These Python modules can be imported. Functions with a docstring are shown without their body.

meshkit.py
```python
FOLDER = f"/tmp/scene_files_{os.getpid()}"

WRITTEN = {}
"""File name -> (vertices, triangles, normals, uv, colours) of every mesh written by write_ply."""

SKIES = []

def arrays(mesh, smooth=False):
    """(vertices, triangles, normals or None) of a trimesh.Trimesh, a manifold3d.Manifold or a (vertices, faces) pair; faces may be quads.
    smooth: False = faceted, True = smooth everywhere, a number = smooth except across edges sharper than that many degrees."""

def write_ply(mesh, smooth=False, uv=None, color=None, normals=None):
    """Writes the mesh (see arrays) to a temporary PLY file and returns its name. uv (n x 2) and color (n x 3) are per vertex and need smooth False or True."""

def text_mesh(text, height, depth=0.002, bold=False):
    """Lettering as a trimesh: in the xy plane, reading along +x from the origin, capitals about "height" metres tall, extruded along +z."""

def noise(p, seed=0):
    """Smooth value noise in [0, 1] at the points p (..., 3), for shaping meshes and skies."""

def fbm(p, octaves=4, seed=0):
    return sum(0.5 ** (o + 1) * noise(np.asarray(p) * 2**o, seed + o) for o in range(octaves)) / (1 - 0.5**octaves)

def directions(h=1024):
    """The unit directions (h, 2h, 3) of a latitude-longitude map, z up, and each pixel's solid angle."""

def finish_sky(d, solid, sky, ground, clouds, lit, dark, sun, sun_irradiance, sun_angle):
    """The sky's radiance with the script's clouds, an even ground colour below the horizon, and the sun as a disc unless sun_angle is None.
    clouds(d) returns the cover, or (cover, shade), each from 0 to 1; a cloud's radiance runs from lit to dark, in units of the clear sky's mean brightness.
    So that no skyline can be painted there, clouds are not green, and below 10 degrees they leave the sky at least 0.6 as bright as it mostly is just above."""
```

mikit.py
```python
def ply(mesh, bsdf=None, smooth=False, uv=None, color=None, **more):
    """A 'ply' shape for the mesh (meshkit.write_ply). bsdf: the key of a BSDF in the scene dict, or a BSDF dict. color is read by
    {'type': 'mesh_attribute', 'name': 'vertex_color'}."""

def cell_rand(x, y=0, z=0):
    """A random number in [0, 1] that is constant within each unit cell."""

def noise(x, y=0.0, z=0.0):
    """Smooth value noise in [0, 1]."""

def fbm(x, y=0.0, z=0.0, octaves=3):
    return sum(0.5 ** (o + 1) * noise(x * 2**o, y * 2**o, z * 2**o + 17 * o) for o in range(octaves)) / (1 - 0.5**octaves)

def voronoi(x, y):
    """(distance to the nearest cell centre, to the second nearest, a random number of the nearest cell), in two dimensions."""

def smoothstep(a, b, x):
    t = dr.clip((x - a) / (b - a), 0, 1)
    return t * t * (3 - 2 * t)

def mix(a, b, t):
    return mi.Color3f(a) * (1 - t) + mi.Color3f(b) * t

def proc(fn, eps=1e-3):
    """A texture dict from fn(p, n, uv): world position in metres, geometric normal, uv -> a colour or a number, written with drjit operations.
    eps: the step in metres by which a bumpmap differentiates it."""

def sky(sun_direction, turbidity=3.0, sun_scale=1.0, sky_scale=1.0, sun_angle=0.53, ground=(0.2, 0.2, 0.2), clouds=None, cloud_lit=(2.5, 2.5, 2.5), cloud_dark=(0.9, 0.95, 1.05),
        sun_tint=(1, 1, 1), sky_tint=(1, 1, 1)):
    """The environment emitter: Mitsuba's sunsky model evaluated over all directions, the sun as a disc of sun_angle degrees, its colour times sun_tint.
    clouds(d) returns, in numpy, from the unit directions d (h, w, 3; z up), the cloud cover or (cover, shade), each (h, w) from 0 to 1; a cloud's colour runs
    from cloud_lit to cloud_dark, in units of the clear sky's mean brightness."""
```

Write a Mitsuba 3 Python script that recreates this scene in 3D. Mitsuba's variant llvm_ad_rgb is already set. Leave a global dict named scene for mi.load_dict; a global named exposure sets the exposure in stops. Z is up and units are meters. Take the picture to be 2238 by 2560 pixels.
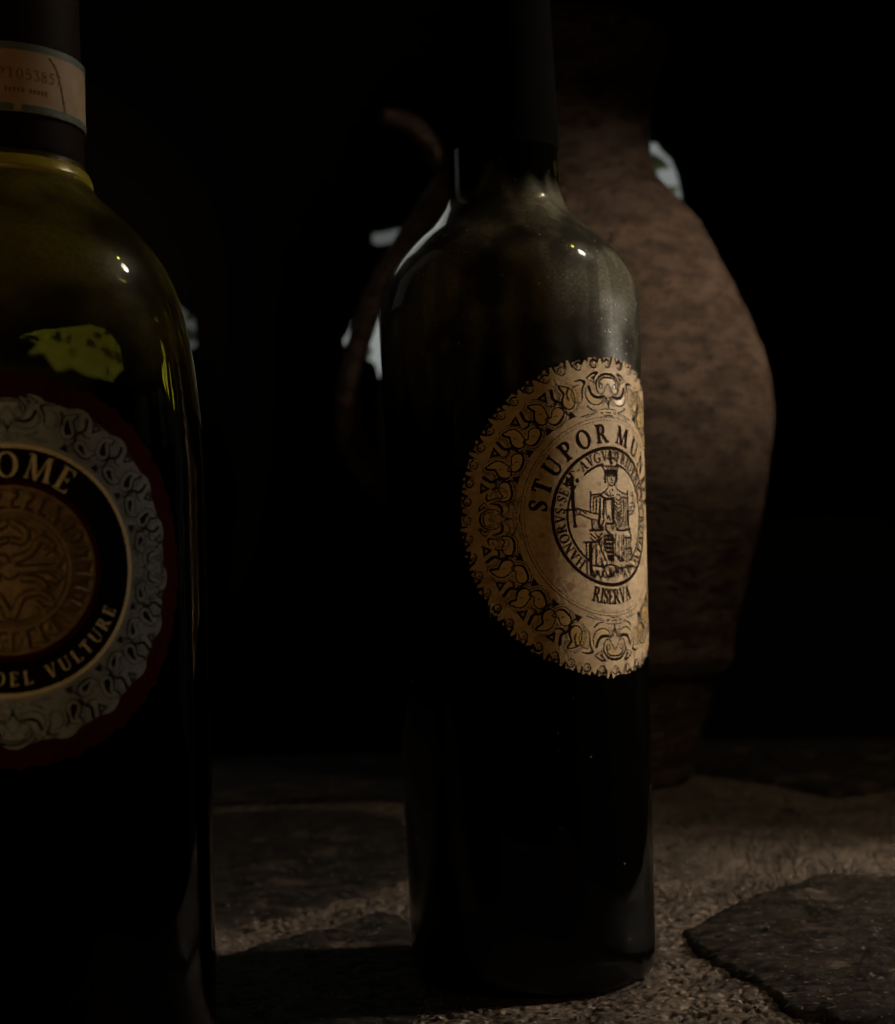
import math, numpy as np, trimesh, shapely, mitsuba as mi, mikit, meshkit
import drjit as dr
from shapely.geometry import Polygon, LineString, Point, box
from shapely import affinity
from shapely.ops import unary_union
T = mi.ScalarTransform4f
scene, labels = {}, {}

# ---------------------------------------------------------------- camera
PITCH, ROLL = math.radians(2.5), math.radians(1.8)
EYE = np.array([0, 0, .117])
FW = np.array([0, math.cos(PITCH), math.sin(PITCH)])
U0 = np.array([0, -math.sin(PITCH), math.cos(PITCH)])
UP = math.cos(ROLL) * U0 + math.sin(ROLL) * np.array([1, 0, 0])
scene['camera'] = {'type': 'thinlens', 'fov': 31.79, 'fov_axis': 'x', 'aperture_radius': .0014, 'focus_distance': .385,
                   'near_clip': .01, 'far_clip': 50.0, 'to_world': T().look_at(EYE.tolist(), (EYE + FW).tolist(), UP.tolist())}
exposure = 0.0
# ---------------------------------------------------------------- lamps (all outside the frame, except the daylight seen through the wall)
LAMP = np.array([.29, .50, .50])          # small lamp up on the right, gives the highlights on the shoulders
BULB_R, BULB_RGB = .019, [95, 82, 66]
SIDE_LAMP = np.array([.50, .53, .20])     # main warm lamp, low on the right, rakes over the label and the mortar
SIDE_R, SIDE_BULB = .024, [395, 342, 286]
FILL_RGB = [.95, .55, .19]                # low amber panel added as lantern behind the camera
SIDE_RGB = [.13, .135, .125]              # tall dim window at the left
HIGH_RGB = [.85, .88, .80]                # high window in the back wall, above the picture on the left
GAP_RGB = [.20, .215, .205]               # daylight seen through the holes of the wall


# ---------------------------------------------------------------- helpers
def tag(key, label=None, category=None, group=None, kind=None):
    labels[key] = {k: v for k, v in dict(label=label, category=category, group=group, kind=kind).items() if v}


def put(key, mesh, bsdf, smooth=30, **more):
    scene[key] = mikit.ply(mesh, bsdf, smooth=smooth, **more)


def put_n(key, v, f, n, bsdf, **more):
    scene[key] = {'type': 'ply', 'filename': meshkit.write_ply((v, f), False, normals=n), 'face_normals': False, 'bsdf': {'type': 'ref', 'id': bsdf}, **more}


def emitter(key, mesh, rgb):
    scene[key] = mikit.ply(mesh, 'lamp_surface', emitter={'type': 'area', 'radiance': {'type': 'rgb', 'value': list(map(float, rgb))}})


def lathe(profile, n=256, axis=(0, 0), per=1):
    """Closed or open surface of revolution of (r, z) points; (vertices, triangles)."""
    p = np.asarray(profile, float)
    a = np.arange(n) / n * 2 * np.pi
    v = np.stack([axis[0] + p[:, :1] * np.sin(a), axis[1] - p[:, :1] * np.cos(a), np.repeat(p[:, 1:], n, 1)], -1).reshape(-1, 3)
    i, j = np.meshgrid(np.arange(len(p) - 1), np.arange(n), indexing='ij')
    k = (j + 1) % n
    a_, b_, c_, d_ = (i * n + j), (i * n + k), ((i + 1) * n + k), ((i + 1) * n + j)
    f = np.concatenate([np.stack([a_, b_, c_], -1).reshape(-1, 3), np.stack([a_, c_, d_], -1).reshape(-1, 3)])
    m = trimesh.Trimesh(v, f, process=False)
    m.merge_vertices()
    m.update_faces(m.nondegenerate_faces())
    return m


def curve(pts, step):
    """Catmull-Rom through the points, resampled."""
    p = np.asarray(pts, float)
    q = np.vstack([2 * p[0] - p[1], p, 2 * p[-1] - p[-2]])
    out = []
    for i in range(len(p) - 1):
        n = max(1, int(np.linalg.norm(p[i + 1] - p[i]) / step))
        t = (np.arange(n) / n)[:, None]
        a, b, c, d = q[i], q[i + 1], q[i + 2], q[i + 3]
        out.append(.5 * (2 * b + (c - a) * t + (2 * a - 5 * b + 4 * c - d) * t**2 + (3 * b - a - 3 * c + d) * t**3))
    return np.vstack(out + [p[-1:]])


def monotone(profile, step):
    from scipy.interpolate import PchipInterpolator
    p = np.asarray(profile, float)
    s = np.concatenate([[0], np.cumsum(np.linalg.norm(np.diff(p, axis=0), axis=1))])
    t = np.arange(0, s[-1], step)
    return np.vstack([np.stack([PchipInterpolator(s, p[:, k])(t) for k in (0, 1)], 1), p[-1:]])


# ---- flat print: shapes in millimetres on the label's plane, wrapped round the bottle
def stroke(pts, w, w1=None):
    p = curve(pts, .25) if len(pts) > 2 else np.linspace(pts[0], pts[1], 6)
    w1 = w if w1 is None else w1
    if w == w1:
        return LineString(p).buffer(w / 2, quad_segs=4)
    ws = np.linspace(w, w1, len(p)) / 2
    return unary_union([unary_union([Point(p[i]).buffer(max(ws[i], .03), quad_segs=4), Point(p[i + 1]).buffer(max(ws[i + 1], .03), quad_segs=4)]).convex_hull for i in range(len(p) - 1)])


def line(pts, w):
    return LineString(pts).buffer(w / 2, quad_segs=3)


def ring(r0, r1, c=(0, 0)):
    return Point(c).buffer(r1, quad_segs=48).difference(Point(c).buffer(r0, quad_segs=48))


def ellipse(cx, cy, a, b):
    return affinity.scale(Point(cx, cy).buffer(1, quad_segs=16), a, b, origin=(cx, cy))


TH, TN, SE = .17, .06, .05


def stem(x, w=TH, y0=0, y1=1, serif=.075):
    return unary_union([box(x, y0, x + w, y1), box(x - serif, y0, x + w + serif, y0 + SE), box(x - serif, y1 - SE, x + w + serif, y1)])


def arm(x0, x1, y, up):
    return unary_union([box(x0, y - TN / 2, x1, y + TN / 2), Polygon([(x1 - .1, y), (x1, y), (x1, y + .2 * up), (x1 - .03, y + .2 * up)])])


def bowl(x0, x1, y0, y1, w=TH * .95):
    cy = (y0 + y1) / 2
    o = unary_union([box(x0, y0, x0 + (x1 - x0) * .45, y1), ellipse(x0 + (x1 - x0) * .45, cy, (x1 - x0) * .55, (y1 - y0) / 2)])
    i = unary_union([box(x0, y0 + TN, x0 + (x1 - x0) * .45, y1 - TN), ellipse(x0 + (x1 - x0) * .45, cy, (x1 - x0) * .55 - w, (y1 - y0) / 2 - TN)])
    return o.difference(i)


def diag(x0, y0, x1, y1, w):
    return Polygon([(x0 - w / 2, y0), (x0 + w / 2, y0), (x1 + w / 2, y1), (x1 - w / 2, y1)])


def sf(x, y, w=.2):
    return box(x - w / 2, y if y < .5 else y - SE, x + w / 2, y + SE if y < .5 else y)


def s_glyph():
    c = curve([(.47, .80), (.40, .93), (.26, .96), (.10, .86), (.11, .68), (.27, .53), (.43, .38), (.46, .19), (.33, .05), (.18, .04), (.08, .18)], .03)
    t = np.linspace(0, 1, len(c))
    w = .035 + .065 * np.exp(-((t - .5) / .2) ** 2)
    g = [unary_union([Point(c[i]).buffer(w[i]), Point(c[i + 1]).buffer(w[i + 1])]).convex_hull for i in range(len(c) - 1)]
    return unary_union(g + [box(.44, .70, .49, .99), box(.06, .01, .11, .28)])


def cee(gap=.28):
    o = ellipse(.42, .5, .42, .52).difference(ellipse(.45, .5, .29, .46))
    return o.difference(box(.62, .5 - gap, 1.2, .5 + gap))


GLYPH = {
    'I': (stem(.08), .33), 'E': (unary_union([stem(.08), arm(.2, .6, TN / 2, 1), arm(.2, .58, 1 - TN / 2, -1), box(.2, .49, .44, .54), box(.41, .40, .45, .63)]), .68),
    'F': (unary_union([stem(.08), arm(.2, .58, 1 - TN / 2, -1), box(.2, .49, .44, .54), box(.41, .40, .45, .63)]), .62),
    'L': (unary_union([stem(.08), arm(.2, .6, TN / 2, 1)]), .64),
    'T': (unary_union([stem(.27, serif=.06), arm(.35, .68, 1 - TN / 2, -1), affinity.scale(arm(.35, .68, 1 - TN / 2, -1), -1, 1, origin=(.355, 0))]), .72),
    'O': (ellipse(.43, .5, .43, .52).difference(ellipse(.43, .5, .26, .46)), .88),
    'D': (unary_union([stem(.08), bowl(.15, .84, 0, 1)]), .9), 'P': (unary_union([stem(.08), bowl(.15, .64, .46, 1)]), .68),
    'R': (unary_union([stem(.08), bowl(.15, .62, .48, 1), Polygon([(.3, .5), (.44, .5), (.82, .0), (.62, .0)]), box(.62, 0, .86, .045)]), .85),
    'B': (unary_union([stem(.08), bowl(.15, .6, .5, 1), bowl(.15, .66, 0, .55)]), .72),
    'U': (unary_union([box(.1, .3, .1 + TH, 1), box(.68, .3, .68 + TN, 1), sf(.185, 1, .3), sf(.71, 1, .24),
                       ellipse(.42, .32, .32, .34).difference(ellipse(.455, .34, .225, .29)).intersection(box(0, -.1, 1, .33))]), .86),
    'V': (unary_union([diag(.4, 0, .15, 1, TH), diag(.42, 0, .68, 1, TN), sf(.15, 1, .32), sf(.68, 1, .22)]), .8),
    'A': (unary_union([diag(.13, 0, .4, 1, TN), diag(.68, 0, .42, 1, TH), box(.22, .3, .58, .36), sf(.13, 0, .22), sf(.68, 0, .32)]), .82),
    'M': (unary_union([diag(.14, 0, .18, 1, TN), diag(.5, 0, .2, 1, TH), diag(.5, 0, .82, 1, TN), diag(.92, 0, .86, 1, TH), sf(.14, 0, .22), sf(.92, 0, .32), sf(.14, 1, .18), sf(.9, 1, .26)]), 1.07),
    'N': (unary_union([box(.12, 0, .12 + TN, 1), diag(.72, 0, .16, 1, TH), box(.7, 0, .7 + TN, 1), sf(.15, 0, .24), sf(.12, 1, .24), sf(.73, 1, .24)]), .88),
    'S': (s_glyph(), .56), 'C': (unary_union([cee(), box(.68, .66, .73, .95)]), .8), 'G': (unary_union([cee(.2), box(.58, .05, .74, .42), box(.5, .38, .82, .43)]), .86),
    'H': (unary_union([stem(.08), stem(.6), box(.2, .48, .65, .54)]), .86), ' ': (Polygon(), .42), '.': (Polygon([(.1, .5), (.2, .6), (.3, .5), (.2, .4)]), .4),
    '+': (unary_union([box(.05, .4, .65, .6), box(.25, 0, .45, 1), ellipse(.35, .5, .2, .2)]), .72),
    '0': (ellipse(.3, .5, .3, .5).difference(ellipse(.3, .5, .17, .43)), .66), '5': (unary_union([box(.1, .9, .5, 1), box(.1, .55, .2, 1), stroke([(.12, .57), (.3, .66), (.5, .5), (.48, .2), (.3, .05), (.08, .1)], .12)]), .62),
    '3': (stroke([(.08, .88), (.28, .96), (.46, .8), (.26, .55), (.5, .35), (.4, .08), (.08, .1)], .12), .6), '8': (unary_union([ring(.13, .25, (.3, .74)), ring(.16, .28, (.3, .27))]), .64),
    '7': (unary_union([box(.06, .9, .55, 1), diag(.2, 0, .48, .95, .12)]), .6)}


def text_arc(text, r, h, start=None, mid=None, track=.08, inward=False, c=(0, 0), squash=1.0):
    """Serif capitals of height h along a circle; clock angles in degrees, clockwise from the top. inward: reading along the bottom."""
    adv = [GLYPH[ch][1] * h * squash + track * h for ch in text]
    total = sum(adv) - track * h
    sgn = -1 if inward else 1
    a = math.radians(mid) - sgn * total / r / 2 if start is None else math.radians(start)
    out = []
    for ch, w in zip(text, adv):
        g, gw = GLYPH[ch]
        half = (w - track * h) / 2
        a += sgn * half / r
        if not g.is_empty:
            g = affinity.scale(affinity.translate(g, -gw / 2, 0), h * squash, h, origin=(0, 0))
            ang = -math.degrees(a) + (180 if inward else 0)
            g = affinity.translate(affinity.rotate(g, ang, origin=(0, 0)), r * math.sin(a) + c[0], r * math.cos(a) + c[1])
            out.append(g)
        a += sgn * (half + track * h) / r
    return unary_union(out)


def text_line(text, x, y, h, track=.1):
    out = []
    for ch in text:
        g, w = GLYPH[ch]
        out.append(affinity.translate(affinity.scale(g, h, h, origin=(0, 0)), x, y))
        x += (w + track) * h
    return unary_union(out)


def polys(g):
    return [p for p in shapely.get_parts(g) if p.geom_type == 'Polygon' and p.area > 1e-4] if g.geom_type != 'Polygon' else [g]


def sheet(shape, strip=1.2, seg=.6, skirt=False):
    """Triangles of a flat shape in mm, cut into narrow strips so that it can be bent: (2-d points, triangles, boundary segments)."""
    shape = shapely.segmentize(shape.simplify(.015), seg)
    x0, _, x1, _ = shape.bounds
    pts, tris, at = [], [], 0
    shapely.prepare(shape)
    for k in range(int(x0 // strip), int(x1 // strip) + 1):
        cut = shape.intersection(box(k * strip, -999, (k + 1) * strip, 999))
        for p in polys(cut):
            v, f = trimesh.creation.triangulate_polygon(shapely.segmentize(p, seg), engine='earcut')
            if len(f) == 0:
                continue
            pts.append(v)
            tris.append(np.asarray(f) + at)
            at += len(v)
    pts, tris = np.vstack(pts), np.vstack(tris)
    p, q, r = (pts[tris[:, k]] for k in range(3))
    turn = (q[:, 0] - p[:, 0]) * (r[:, 1] - p[:, 1]) - (q[:, 1] - p[:, 1]) * (r[:, 0] - p[:, 0])
    tris = np.where((turn < 0)[:, None], tris[:, ::-1], tris)[np.abs(turn) > 1e-9]
    edges = [np.array(rg.coords) for p_ in polys(shape) for rg in [p_.exterior, *p_.interiors]] if skirt else []
    return pts, tris, edges


class Round:
    """A bottle's side: places label millimetres on it."""
    scale = 1.0

    def __init__(self, axis, azimuth, z0, radius, slope=0.0, tilt=0.0):
        self.axis, self.a0, self.z0, self.r0, self.slope, self.tilt = np.array(axis), math.radians(azimuth), z0, radius, slope, math.radians(tilt)

    def place(self, uv, off):
        uv = uv * self.scale
        u, v = uv[:, 0] * math.cos(self.tilt) - uv[:, 1] * math.sin(self.tilt), uv[:, 0] * math.sin(self.tilt) + uv[:, 1] * math.cos(self.tilt)
        a, r = self.a0 + u * .001 / self.r0, self.r0 + self.slope * v * .001 + off
        n = np.stack([np.sin(a), -np.cos(a), np.full_like(a, -self.slope)], 1)
        return np.stack([self.axis[0] + r * np.sin(a), self.axis[1] - r * np.cos(a), self.z0 + v * .001], 1), n / np.linalg.norm(n, axis=1, keepdims=True)

    def add(self, key, shape, off, bsdf, thick=0.0, strip=1.2, relief=None):
        pts, tris, edges = sheet(shape, strip=strip, skirt=thick > 0)
        v, n = self.place(pts, off)
        vs, fs, ns, at = [v], [tris], [n], len(v)
        for e in edges:                                   # the cut edge of the paper
            top, nn = self.place(e, off)
            low, _ = self.place(e, off - thick)
            d = np.gradient(top, axis=0)
            side = np.cross(d, nn)
            side /= np.linalg.norm(side, axis=1, keepdims=True) + 1e-12
            m = len(e)
            i = np.arange(m - 1)
            vs += [top, low]
            ns += [side, side]
            fs += [np.stack([i, i + m, i + 1 + m], 1) + at, np.stack([i, i + 1 + m, i + 1], 1) + at]
            at += 2 * m
        put_n(key, np.vstack(vs), np.vstack(fs), np.vstack(ns), bsdf)


# ---------------------------------------------------------------- materials
def rgb(*c):
    return {'type': 'rgb', 'value': list(c)}


def principled(base, rough, **more):
    return {'type': 'twosided', 'bsdf': {'type': 'principled', 'base_color': base, 'roughness': rough, **more}}


def paper_fn(p, n, uv):
    f = mikit.fbm(p.x * 900, p.y * 900, p.z * 900, 3)
    s = mikit.smoothstep(.74, .86, mikit.noise(p.x * 420 + 7, p.y * 420, p.z * 420))
    g = mikit.fbm(p.x * 120, p.y * 120, p.z * 120 + 5, 3)
    c = mikit.mix([.39, .26, .125], [.56, .405, .22], mikit.smoothstep(.25, .75, .55 * f + .45 * g))
    return mikit.mix(c, [.25, .11, .04], .6 * s)


def paper_h(p, n, uv):
    return mikit.fbm(p.x * 1500, p.y * 1500, p.z * 1500, 2)


scene['label_paper'] = {'type': 'bumpmap', 'scale': .00012, 'nested_texture': mikit.proc(paper_h, 1e-4),
                        'nested_bsdf': principled(mikit.proc(paper_fn), .62, specular=.35)}
scene['print_ink'] = {'type': 'twosided', 'bsdf': {'type': 'diffuse', 'reflectance': rgb(.016, .009, .006)}}
scene['brown_ink'] = principled(rgb(.13, .07, .03), .6, specular=.1)
scene['ochre_ink'] = principled(rgb(.50, .32, .10), .42, specular=.4)
scene['red_paper'] = principled(rgb(.040, .004, .005), .7, specular=.03)
scene['black_paper'] = principled(rgb(.006, .004, .004), .7, specular=.03)
scene['cream_ink'] = principled(rgb(.72, .64, .46), .6, specular=.1)


def silver_fn(p, n, uv):
    return mikit.mix([.20, .235, .29], [.32, .365, .43], mikit.fbm(p.x * 700, p.y * 700, p.z * 700, 3))


scene['silver_foil'] = principled(mikit.proc(silver_fn), .55, metallic=.25, specular=.2)


def gold_fn(p, n, uv):
    return mikit.mix([.10, .066, .033], [.20, .135, .068], mikit.fbm(p.x * 500, p.y * 500, p.z * 500, 3))


scene['gold_foil'] = principled(mikit.proc(gold_fn), .45, metallic=.4)


def band_fn(p, n, uv):
    return mikit.mix([.25, .16, .09], [.36, .25, .155], mikit.fbm(p.x * 330, p.y * 330, p.z * 330, 4))


scene['band_paper'] = principled(mikit.proc(band_fn), .6)
scene['blue_ink'] = principled(rgb(.05, .085, .085), .5)
scene['capsule_black'] = {'type': 'twosided', 'bsdf': {'type': 'diffuse', 'reflectance': rgb(.003, .003, .003)}}
scene['capsule_red'] = principled(rgb(.008, .003, .002), .6, specular=.05)


def dust_w(p, n, uv):
    wobble = .050 * (mikit.fbm(p.x * 60, p.y * 60, p.z * 16 + 3, 4) - .5) + .030 * (mikit.noise(p.x * 210, p.y * 210, p.z * 12) - .5)
    film = mikit.smoothstep(.158, .205, p.z + wobble) * (1 - mikit.smoothstep(.226, .237, p.z + .3 * wobble))     # the dusty shoulder, its lower edge ragged and streaked
    cloud = mikit.smoothstep(.36, .64, mikit.fbm(p.x * 75, p.y * 75, p.z * 60 + 3, 4))
    grain = mikit.fbm(p.x * 1400, p.y * 1400, p.z * 1400, 3)
    smear = mikit.smoothstep(.42, .62, mikit.noise(p.x * 300, p.y * 300, p.z * 30))
    speck = mikit.smoothstep(.84, .90, mikit.noise(p.x * 1100 + 3, p.y * 1100, p.z * 1100)) * mikit.smoothstep(.55, .68, mikit.fbm(p.x * 110, p.y * 110, p.z * 110, 2))
    lint = mikit.smoothstep(.955, .97, mikit.noise(p.x * 420 + 9, p.y * 420, p.z * 420))
    return dr.clip(.003 + film * (.06 + .27 * cloud * (.35 + grain) * (.6 + .4 * smear) + .35 * speck) + .3 * lint, 0, .85)


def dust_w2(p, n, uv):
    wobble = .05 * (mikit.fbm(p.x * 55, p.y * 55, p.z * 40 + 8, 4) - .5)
    film = mikit.smoothstep(.150, .180, p.z + wobble)      # olive tint painted on the shoulder for light glowing through the glass
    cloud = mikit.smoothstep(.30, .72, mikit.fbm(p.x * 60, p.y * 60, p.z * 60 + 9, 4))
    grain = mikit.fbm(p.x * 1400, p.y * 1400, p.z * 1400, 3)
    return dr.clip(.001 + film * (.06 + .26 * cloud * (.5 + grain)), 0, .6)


scene['dust'] = {'type': 'principled', 'base_color': rgb(.42, .36, .29), 'roughness': .32, 'specular': .6}
scene['clear_glass'] = {'type': 'dielectric', 'int_ior': 1.52, 'ext_ior': 1.0}
scene['dusty_glass'] = {'type': 'blendbsdf', 'weight': mikit.proc(dust_w), 'a': {'type': 'dielectric', 'int_ior': 1.52, 'ext_ior': 1.0},
                        'b': {'type': 'principled', 'base_color': rgb(.35, .32, .22), 'roughness': .34, 'specular': .6, 'sheen': 1.0}}
scene['glow_tinted_glass'] = {'type': 'blendbsdf', 'weight': mikit.proc(dust_w2), 'a': {'type': 'dielectric', 'int_ior': 1.52, 'ext_ior': 1.0},
                          'b': {'type': 'principled', 'base_color': rgb(.30, .26, .045), 'roughness': .34, 'specular': .5}}  # olive base stands in for the glow of lit glass
del scene['dust'], scene['clear_glass']
scene['dark_green_wine'] = {'type': 'homogeneous', 'albedo': rgb(0, 0, 0), 'sigma_t': rgb(.50, .47, 1.0), 'scale': 170.0}
scene['yellow_green_glass'] = {'type': 'homogeneous', 'albedo': rgb(0, 0, 0), 'sigma_t': rgb(.185, .235, 1.0), 'scale': 480.0}
scene['neck_glow_olive'] = principled(rgb(.26, .22, .02), .25, specular=.5)  # painted colour of light coming through the neck glass
scene['added_leaf'] = {'type': 'principledthin', 'base_color': rgb(.30, .32, .16), 'roughness': .5, 'diff_trans': 1.3, 'spec_trans': 0.0}
scene['glass_to_air'] = {'type': 'dielectric', 'int_ior': 1.0, 'ext_ior': 1.52}
scene['dark_wine'] = principled(rgb(.002, .001, .001), .6, specular=.0)
scene['lamp_surface'] = {'type': 'diffuse', 'reflectance': rgb(.2, .2, .2)}


def clay_fn(p, n, uv):
    a = mikit.fbm(p.x * 80, p.y * 80, p.z * 130, 4)
    b = .5 * mikit.fbm(p.x * 420, p.y * 420, p.z * 600, 3) + .5 * mikit.fbm(p.x * 45, p.y * 45, p.z * 480, 3)
    c = mikit.mix([.036, .0225, .015], [.092, .059, .040], mikit.smoothstep(.3, .7, .6 * a + .4 * b))
    pit = mikit.smoothstep(.66, .78, mikit.noise(p.x * 330 + 4, p.y * 330, p.z * 560))
    return mikit.mix(c, [.016, .010, .007], .72 * pit)


def clay_h(p, n, uv):
    return mikit.fbm(p.x * 260, p.y * 260, p.z * 380, 3) - .6 * mikit.smoothstep(.66, .78, mikit.noise(p.x * 330 + 4, p.y * 330, p.z * 560))


scene['old_clay'] = {'type': 'bumpmap', 'scale': .0022, 'nested_texture': mikit.proc(clay_h, 5e-4), 'nested_bsdf': principled(mikit.proc(clay_fn), .8, specular=.2)}


def mortar_fn(p, n, uv):
    a = mikit.fbm(p.x * 55, p.y * 55, 1.0, 4)
    b = mikit.fbm(p.x * 900, p.y * 900, p.z * 900, 3)
    c = mikit.mix([.034, .025, .018], [.112, .085, .063], mikit.smoothstep(.3, .7, .45 * a + .55 * b))
    pit = mikit.smoothstep(.62, .74, mikit.noise(p.x * 830, p.y * 830, 4.0))
    sand = mikit.smoothstep(.80, .88, mikit.noise(p.x * 640, p.y * 640, 9.0))
    return mikit.mix(mikit.mix(c, [.014, .010, .007], .8 * pit), [.24, .19, .145], .7 * sand)


scene['mortar'] = principled(mikit.proc(mortar_fn), .85, specular=.2)


def slate_fn(p, n, uv):
    a = mikit.fbm(p.x * 140 + p.y * 30, p.y * 420, 2.0, 4)
    c = mikit.mix([.009, .007, .005], [.028, .0215, .016], mikit.smoothstep(.3, .75, a))
    patch = mikit.smoothstep(.66, .8, mikit.fbm(p.x * 55, p.y * 70, 7.0, 3))
    mica = mikit.smoothstep(.86, .92, mikit.noise(p.x * 500, p.y * 900, 3.0))
    return mikit.mix(mikit.mix(c, [.075, .058, .042], .7 * patch), [.16, .135, .11], .6 * mica)


def slate_h(p, n, uv):
    return mikit.fbm(p.x * 240 + p.y * 40, p.y * 700, p.z * 300, 3)


scene['slate'] = {'type': 'bumpmap', 'scale': .0016, 'nested_texture': mikit.proc(slate_h, 4e-4), 'nested_bsdf': principled(mikit.proc(slate_fn), .65, specular=.1)}

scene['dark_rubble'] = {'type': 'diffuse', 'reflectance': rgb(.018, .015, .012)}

# ---------------------------------------------------------------- the ledge: mortar with flat slates set into it
STONES = {
    'right': [(.072, .519), (.099, .563), (.121, .592), (.139, .605), (.165, .60), (.19, .575), (.18, .50), (.15, .41), (.117, .395), (.096, .408), (.085, .422), (.083, .443), (.076, .471), (.071, .497)],
    'left': [(-.104, .484), (-.078, .509), (-.058, .531), (-.035, .559), (-.027, .57), (-.021, .567), (-.015, .544), (-.008, .502), (-.008, .463), (-.012, .422), (-.023, .349), (-.077, .354)],
    'back_left': [(-.150, .530), (-.089, .538), (-.064, .560), (-.040, .592), (-.020, .618), (-.012, .66), (-.015, .72), (-.03, .80), (-.09, .83), (-.17, .80), (-.20, .66)],
    'rear_left': [(-.30, .87), (-.18, .83), (-.08, .85), (-.01, .84), (.0, .95), (-.02, 1.06), (-.2, 1.07), (-.32, 1.04)],
    'rear_right': [(.085, 1.00), (.125, .945), (.17, .87), (.195, .815), (.235, .835), (.30, .855), (.318, .93), (.318, 1.06), (.22, 1.075), (.10, 1.07)]}


def ledge_height(x, y):
    q = np.stack([x, y, np.zeros_like(x)], -1)
    big = meshkit.fbm(q * 22, 3, seed=3) - .5
    mid = meshkit.fbm(q * 160, 3, seed=8) - .5
    grain = meshkit.noise(q * 900, seed=5) - .5
    pit = np.clip((.65 * meshkit.noise(q * 700, seed=12) + .35 * meshkit.noise(q * 260, seed=31) - .56) / .2, 0, 1) * (.35 + 1.3 * meshkit.noise(q * 90, seed=15))
    return .0040 * big + .0010 * mid + .0006 * grain - .0010 * pit - .0003


xs = np.concatenate([np.linspace(-.75, -.15, 30)[:-1], np.arange(-.15, .28, .00060), np.linspace(.282, .33, 40)])
ys = [.12, .18, .24, .30, .34]
while ys[-1] < 1.10:
    ys.append(ys[-1] + max(.00055 * (ys[-1] / .42) ** 2, .0006))
ys = np.array(ys)
X, Y = np.meshgrid(xs, ys)
Y = Y + np.where(ys[:, None] > 1.0, (Y - 1.0) / .1 * .03 * (meshkit.fbm(np.stack([X * 9, X * 0, X * 0], -1), 3) - .5), 0)
Z = ledge_height(X, Y)
Z[-1], Z[0] = -.25, -.25
Z[:, -1] = -.25
X = np.where(X > .10, .10 + (X - .10) / .23 * (.065 + .24 * np.maximum(Y - .40, 0)), X)
nx, ny = len(xs), len(ys)
i, j = np.meshgrid(np.arange(ny - 1), np.arange(nx - 1), indexing='ij')
a = (i * nx + j).ravel()
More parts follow.
